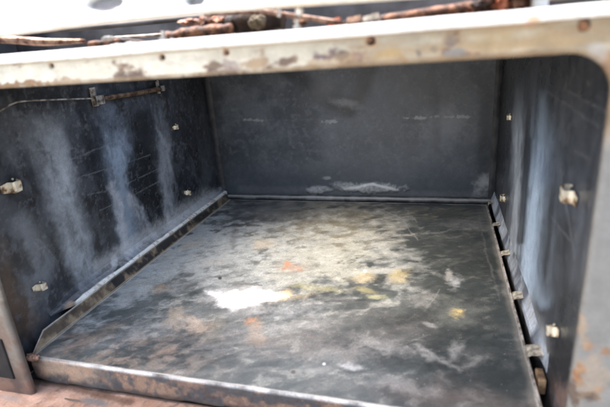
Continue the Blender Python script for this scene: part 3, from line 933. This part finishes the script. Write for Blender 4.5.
# rolled bead along the top of the rail
n = 420
Xs = np.linspace(OX0, OX1, n)
prof = [(math.cos(t), math.sin(t)) for t in np.linspace(rad(-95), rad(-300), 16)]
P = np.zeros((n, 16, 3))
for j, (cy_, cz_) in enumerate(prof):
    P[:, j, 0] = Xs; P[:, j, 1] = FY - .0012 + .0038 * cy_; P[:, j, 2] = .2812 + .0034 * cz_
V = P.reshape(-1, 3)
V[:, 2] += (fbm(V[:, 0], V[:, 0] * 0, 12, 3, 31) - .5) * .001
k = Skin(V, V[:, 0], V[:, 2], (.78, .78, .77), .28, 211)
k.mix(np.clip(k.n1 * 3 - .2, 0, 1) * .3, (.6, .5, .38), .5)
k.mix(k.ell(533, 20, 6, 5, 0, .6, .8, 1) * .7, (.6, .36, .2), .6)
k.mix(k.ell(480, 20, 50, 3, -5, .8, .8, 1) * .3, (.6, .45, .3), .6)
grid_mesh('rail_bead', P, k, M_FRAME, cooker, 0.0, normal=(0, -1, 0))

# rusty sill in front of the tray
nx, ny = 420, 90
Xg, Yg = np.meshgrid(np.linspace(OX0, OX1, nx), np.linspace(-.085, -.012, ny), indexing='ij')
x_ = Xg.ravel(); y_ = Yg.ravel()
V = np.stack([x_, y_, -.0305 + (fbm(x_, y_, 30, 4, 5) - .5) * .0022 - np.where(y_ < FY, 0, 0)], 1)
k = Skin(V, x_, y_, (.20, .125, .095), .8, 221)
k.mix(sstep(-.05, .15, k.n1) * .7, (.30, .195, .155), .85)
k.mix(sstep(.02, .2, -k.n1 + k.n3 * .5) * .6, (.17, .09, .06), .9)
k.mix(sstep(.14, .26, k.n2 - k.n1 * .4) * .7, (.06, .05, .05), .7)
k.mix(k.ell(95, 402, 14, 3, 5, .6, .8, 1) * .8, (.06, .07, .08), .6)
k.mix(k.ell(10, 398, 10, 3, 5, .6, .8, 1) * .6, (.09, .09, .1), .6)
k.mix(k.line([(0, 376), (60, 385), (130, 402)], 3.5, .7, 3, .8) * .75, (.05, .025, .015), .9)
sill = grid_mesh('oven_sill', V.reshape(nx, ny, 3), k, M_TRAY, cooker, 0.003, normal=(0, 0, 1))

# ------------------------------------------------------------ thermostat sensor clipped under the left ceiling
OX = .006
c1 = [at(u, v, 0, OX) for u, v in ((-40, 135), (-20, 124), (0, 111), (12, 104), (25, 101), (60, 99.5), (92, 98.5), (100, 98.5), (108, 98))]
tube('capillary_tube', curve(c1, 6), .0009, M_WIRE, lw, 8)
c2 = [at(u, v, 0, OX) for u, v in ((104, 98.2), (122, 95.3), (142, 92.2), (160, 88.6))]
bulb = tube('sensor_bulb', curve(c2, 6), .0032, M_BULB, lw, 14)
for (u, v, hgt) in ((97, 100, .014), (160, 88.5, .010)):
    p_ = at(u, v, 0, OX)
    bm = bmesh.new()
    # saddle: flat ear screwed to the wall above, loop around the bulb
    hw = .0075 if hgt > .012 else .0055
    prof = [(.0045, .0048), (.0108, .0045), (.0115, 0), (.0108, -.0048), (.0045, -.0052)]
    rows_ = [[bm.verts.new((x, yy, z_ * hgt / .012)) for x, z_ in prof] for yy in (-hw, 0, hw)]
    for r0, r1 in zip(rows_, rows_[1:]):
        for q in range(len(prof) - 1):
            bm.faces.new((r0[q], r0[q + 1], r1[q + 1], r1[q]))
    bmesh.ops.solidify(bm, geom=bm.faces[:], thickness=.0008)
    add_box(bm, .0028, .0040, -hw * .8, hw * .5, -.0075, .0150 if hgt > .012 else .0105)
    add_tube(bm, [(.0040, -hw * .1, .0105), (.0056, -hw * .1, .0105), (.0062, -hw * .1, .0105)], [.0022, .0020, .0010], 12)
    o = from_bm('bulb_bracket', bm, M_BRKT, lw); o.location = (0.0, p_.y, p_.z)

# ------------------------------------------------------------ unseen ceiling and hob, cut open to let light in
def plate_hole(name, x0, x1, y0, y1, z_, holes, mat, thick, parent, sub=None):
    """flat plate with polygon holes, triangulated between outline and holes"""
    bm = bmesh.new()
    es = []
    def loop(pts):
        vs = [bm.verts.new((p[0], p[1], z_)) for p in pts]
        for i in range(len(vs)): es.append(bm.edges.new((vs[i], vs[(i + 1) % len(vs)])))
    loop([(x0, y0), (x1, y0), (x1, y1), (x0, y1)])
    for h in holes: loop(h)
    bmesh.ops.triangle_fill(bm, use_beauty=True, use_dissolve=False, edges=es)
    r = bmesh.ops.extrude_face_region(bm, geom=bm.faces[:])
    for e in r['geom']:
        if isinstance(e, bmesh.types.BMVert): e.co.z += thick
    return from_bm(name, bm, mat, parent)


# openings added in ceiling and hob plate so daylight reaches the tray
hole = []
for i in range(44):
    t = i / 44 * 2 * math.pi
    rr = 1 + .16 * mn.noise(Vector((math.cos(t) * 2, math.sin(t) * 2, 3)))
    hole.append((.205 + .165 * rr * math.cos(t), .215 + .160 * rr * math.sin(t)))
plate_hole('unseen_ceiling_cut_for_light', -.001, W + .001, -.0295, D + .001, ZC, [hole], M_CEIL, .0015, cooker)


def circ(cx, cy, r, n_=40):
    return [(cx + r * math.cos(i * 2 * math.pi / n_), cy + r * math.sin(i * 2 * math.pi / n_)) for i in range(n_)]


plate_hole('unseen_hob_cut_for_light', -.035, .545, -.028, D + .03, .345,
           [[(.0, .125), (.40, .125), (.40, .43), (.0, .43)], [(.0, .0), (.5, .0), (.5, .108), (.0, .108)]], M_WHITE, .0015, cooker)  # front cut-out added to light the pipes from above

# outer shell
for x0, x1 in ((-.036, -.033), (.543, .546)):
    bm = bmesh.new(); add_box(bm, x0, x1, FY + .001, D + .03, -.34, .3445, .0008); from_bm('outer_side', bm, M_OUT, cooker)
bm = bmesh.new(); add_box(bm, -.033, .543, D + .027, D + .030, -.34, .3445); from_bm('outer_back', bm, M_OUT, cooker)
bm = bmesh.new(); add_box(bm, -.033, .543, FY + .002, FY + .005, -.34, -.062); from_bm('lower_front', bm, M_OUT, cooker)
bm = bmesh.new(); add_box(bm, -.0328, -.0305, -.03, .114, .2775, .344); from_bm('cavity_partition', bm, M_CAVITY, cooker)
# wall of the hob cavity behind the pipes
bm = bmesh.new(); add_box(bm, -.033, .543, .115, .117, .2745, .344); from_bm('cavity_partition', bm, M_CAVITY, cooker)

# ------------------------------------------------------------ control panel over the gap
n = 300; m = 26
Xs = np.linspace(-.035, .46, n)
edge_x = [-.05, .112, .196, .269, .332, .372, .45, .6]; edge_z = [.2955, .2972, .2990, .2988, .2974, .2962, .2945, .2915]
ez = np.interp(Xs, edge_x, edge_z)
P = np.zeros((n, m, 3))
for j in range(m):
    if j < 3:
        P[:, j, 0] = Xs; P[:, j, 1] = FY + .012 - .005 * j; P[:, j, 2] = ez + .0006 * (2 - j)
    else:
        t = (j - 3) / (m - 4)
        P[:, j, 0] = Xs; P[:, j, 1] = FY - .001 + .012 * t; P[:, j, 2] = ez + (.3455 - ez) * t
V = P.reshape(-1, 3)
k = Skin(V, V[:, 0], V[:, 2], (.78, .77, .74), .3, 231)
j_ = np.tile(np.arange(m), n)
k.mix(np.clip(k.n1 * 3, 0, 1) * (j_ < 9) * .5, (.45, .33, .2), .5)
k.mix((j_ < 4) * .55, (.40, .32, .2), .5)
k.mix((j_ < 2) * .5, (.2, .15, .1), .5)
for u, v, rx, rz in ((105, 4, .016, .006), (196, 1.0, .008, .0045)):
    c0 = at(u, v, 1, FY + .003)
    d = np.hypot((V[:, 0] - c0.x) / rx, (V[:, 2] - c0.z) / rz)
    hm = 1 - sstep(.7, 1.1, d)
    V[:, 1] += hm * .005
    k.mix(hm, (.16, .15, .15), .5)
k.mix(k.ell(300, 5, 40, 2.5, -8, .8, .8, 1) * .4, (.6, .42, .25), .5)
grid_mesh('control_panel', P, k, M_FRAME, cooker, .0012, normal=(0, -1, 0))

# ------------------------------------------------------------ gas pipes and fittings in the gap
def ty(pts, y): return [at(u, v, 1, y) for u, v in pts]

tube('gas_pipe', curve(ty(((-30, 41), (10, 40), (45, 42), (85, 41)), .012), 6), [.0014 + .0018 * math.sin(min(1, i / 18) * math.pi) for i in range(19)], M_PINK, cooker, 14, .06, 1)
tube('gas_pipe', curve(ty(((90, 45), (105, 44), (122, 42), (140, 44), (150, 47)), .0), 6), .0028, M_RUST, cooker, 12, .25, 2)
tube('gas_pipe', curve(ty(((110, 38), (150, 35.5), (200, 31), (235, 27)), .06), 6), .0013, M_WIRE, cooker, 8)
tube('gas_pipe', curve(ty(((168, 37), (190, 34), (215, 31), (232, 30)), .01), 6), .0042, M_RUST, cooker, 14, .35, 4)
tube('gas_pipe', curve(ty(((205, 14), (235, 12), (262, 12), (300, 17), (345, 23.5)), -.005), 6), .0017, M_PINK, cooker, 12, .1, 5)
tube('gas_pipe', curve(ty(((376, 22), (410, 17), (450, 11), (490, 5)), .012), 6), .0040, M_RUST, cooker, 14, .22, 6)
tube('gas_pipe', curve(ty(((325, 31), (345, 28), (362, 26)), .0), 6), .0021, M_COPPER, cooker, 12, .1, 7)
tube('gas_pipe', curve(ty(((-20, 33), (60, 30), (150, 22), (260, 11)), .07), 6), .0022, M_CAVITY, cooker, 12, .1, 9)


def lump(name, u, v, y, sx, sy, sz, mat, amp=.35, seed=0):
    c0 = at(u, v, 1, y)
    bm = bmesh.new(); bmesh.ops.create_icosphere(bm, subdivisions=4, radius=1)
    for vv in bm.verts:
        q = vv.co.copy(); s = 1 + amp * mn.fractal(q * 1.8 + Vector((seed, seed, 0)), 1, 2, 4)
        vv.co = c0 + Vector((q.x * sx * s, q.y * sy * s, q.z * sz * s))
    return from_bm(name, bm, mat, cooker, True)


# burner mixing tube: bell body with neck
c0 = at(226, 25, 1, .03); c1_ = at(282, 16, 1, .03)
tube('burner_body', curve([c0 + (c1_ - c0) * t for t in np.linspace(0, 1, 9)], 3), [.004 + .0085 * math.sin(min(1, i / 24 * 1.15) * math.pi * .8) for i in range(25)], M_BLACK, cooker, 22, .3, 3)
lump('pipe_fitting', 258, 22, .018, .006, .004, .005, plain('greenish_brass', (.10, .08, .05), (.28, .24, .17), 120, .6), .3, 2)
lump('rusty_valve', 212, 26, .03, .012, .008, .007, M_RUST, .6, 5)
lump('rusty_valve', 190, 22, .03, .009, .006, .0025, M_PINK, .3, 6)
for i, (u, v, sx, sz) in enumerate(((486, 7, .006, .005), (500, 4, .006, .006), (513, 5, .006, .006), (526, 2, .005, .006), (494, 12, .005, .002))):
    lump('rusty_valve', u, v, -.008, sx, .005, sz, M_RUST if i != 1 else M_COPPER, .8, 10 + i)
# union nuts
def nut(u, v, y, r, L, mat, ax=(1, 0, .12)):
    c0 = at(u, v, 1, y); a_ = Vector(ax).normalized()
    bm = bmesh.new(); add_tube(bm, [c0 - a_ * L / 2, c0 - a_ * L * .42, c0 + a_ * L * .42, c0 + a_ * L / 2], [r * .85, r, r, r * .85], 6)
    return from_bm('union_nut', bm, mat, cooker)
nut(355, 22, .0, .0038, .009, M_PINK); nut(368, 20.5, .0, .0032, .006, M_STEEL); nut(376, 19.5, .002, .0042, .005, M_WIRE)
nut(300, 22, .012, .003, .009, M_RUST); nut(335, 23, .004, .0032, .008, M_COPPER)


def post(u, v0, v1, y, r, mat, name='mounting_stud', nutted=True):
    p0 = at(u, v0, 1, y); p1 = at(u, v1, 1, y)
    bm = bmesh.new(); pts = [p1 + (p0 - p1) * t for t in (0, .3, .31, .55, .56, 1)]
    rr = [r, r, r * 1.5, r * 1.5, r * .8, r * .8] if nutted else [r] * 6
    add_tube(bm, pts, rr, 10)
    return from_bm(name, bm, mat, cooker, False)


post(163, 31, 47, -.018, .0019, M_STEEL); post(279, 4, 17, -.012, .0012, M_STEEL, nutted=False)
post(297, 19, 33, -.018, .0017, M_STEEL); post(299, 2, 9, -.025, .0014, M_STEEL)
# round headed screw hanging from the panel edge
bm = bmesh.new(); bmesh.ops.create_uvsphere(bm, u_segments=16, v_segments=10, radius=.0027)
c0 = at(299.5, 11, 1, -.028)
for v in bm.verts: v.co = c0 + Vector((v.co.x, v.co.y, v.co.z * 1.1))
from_bm('screw_head', bm, M_STEEL, cooker, True)
post(172, 38, 42, -.018, .0016, M_STEEL)
lump('solder_blob', 108, 38.5, -.01, .0045, .003, .0017, M_STEEL, .4, 3)
for i, (u, v) in enumerate(((118, 45.5), (130, 44))):
    lump('solder_blob', u, v, -.02, .006, .003, .0014, M_STEEL, .4, 7 + i)
# end bracket of the panel at the right
bm = bmesh.new(); a0 = at(533, 5, 1, -.02); b0 = at(548, 5, 1, -.02)
add_box(bm, a0.x, b0.x, -.022, .03, .279, .344, .001)
from_bm('end_bracket', bm, M_WHITE, cooker)
bm = bmesh.new(); a0 = at(555, 0, 1, -.02); add_box(bm, a0.x, a0.x + .03, -.02, .02, .2895, .344, .001)
from_bm('end_plate', bm, M_OUT, cooker)
# frame for gap's floor: top of the rail turned inward
bm = bmesh.new(); add_box(bm, OX0, OX1, FY + .002, -.0185, .2745, .2765); from_bm('rail_return', bm, M_FRAME if False else M_RUST, cooker)

# render settings
S.render.engine = 'CYCLES'
S.cycles.max_bounces = 8
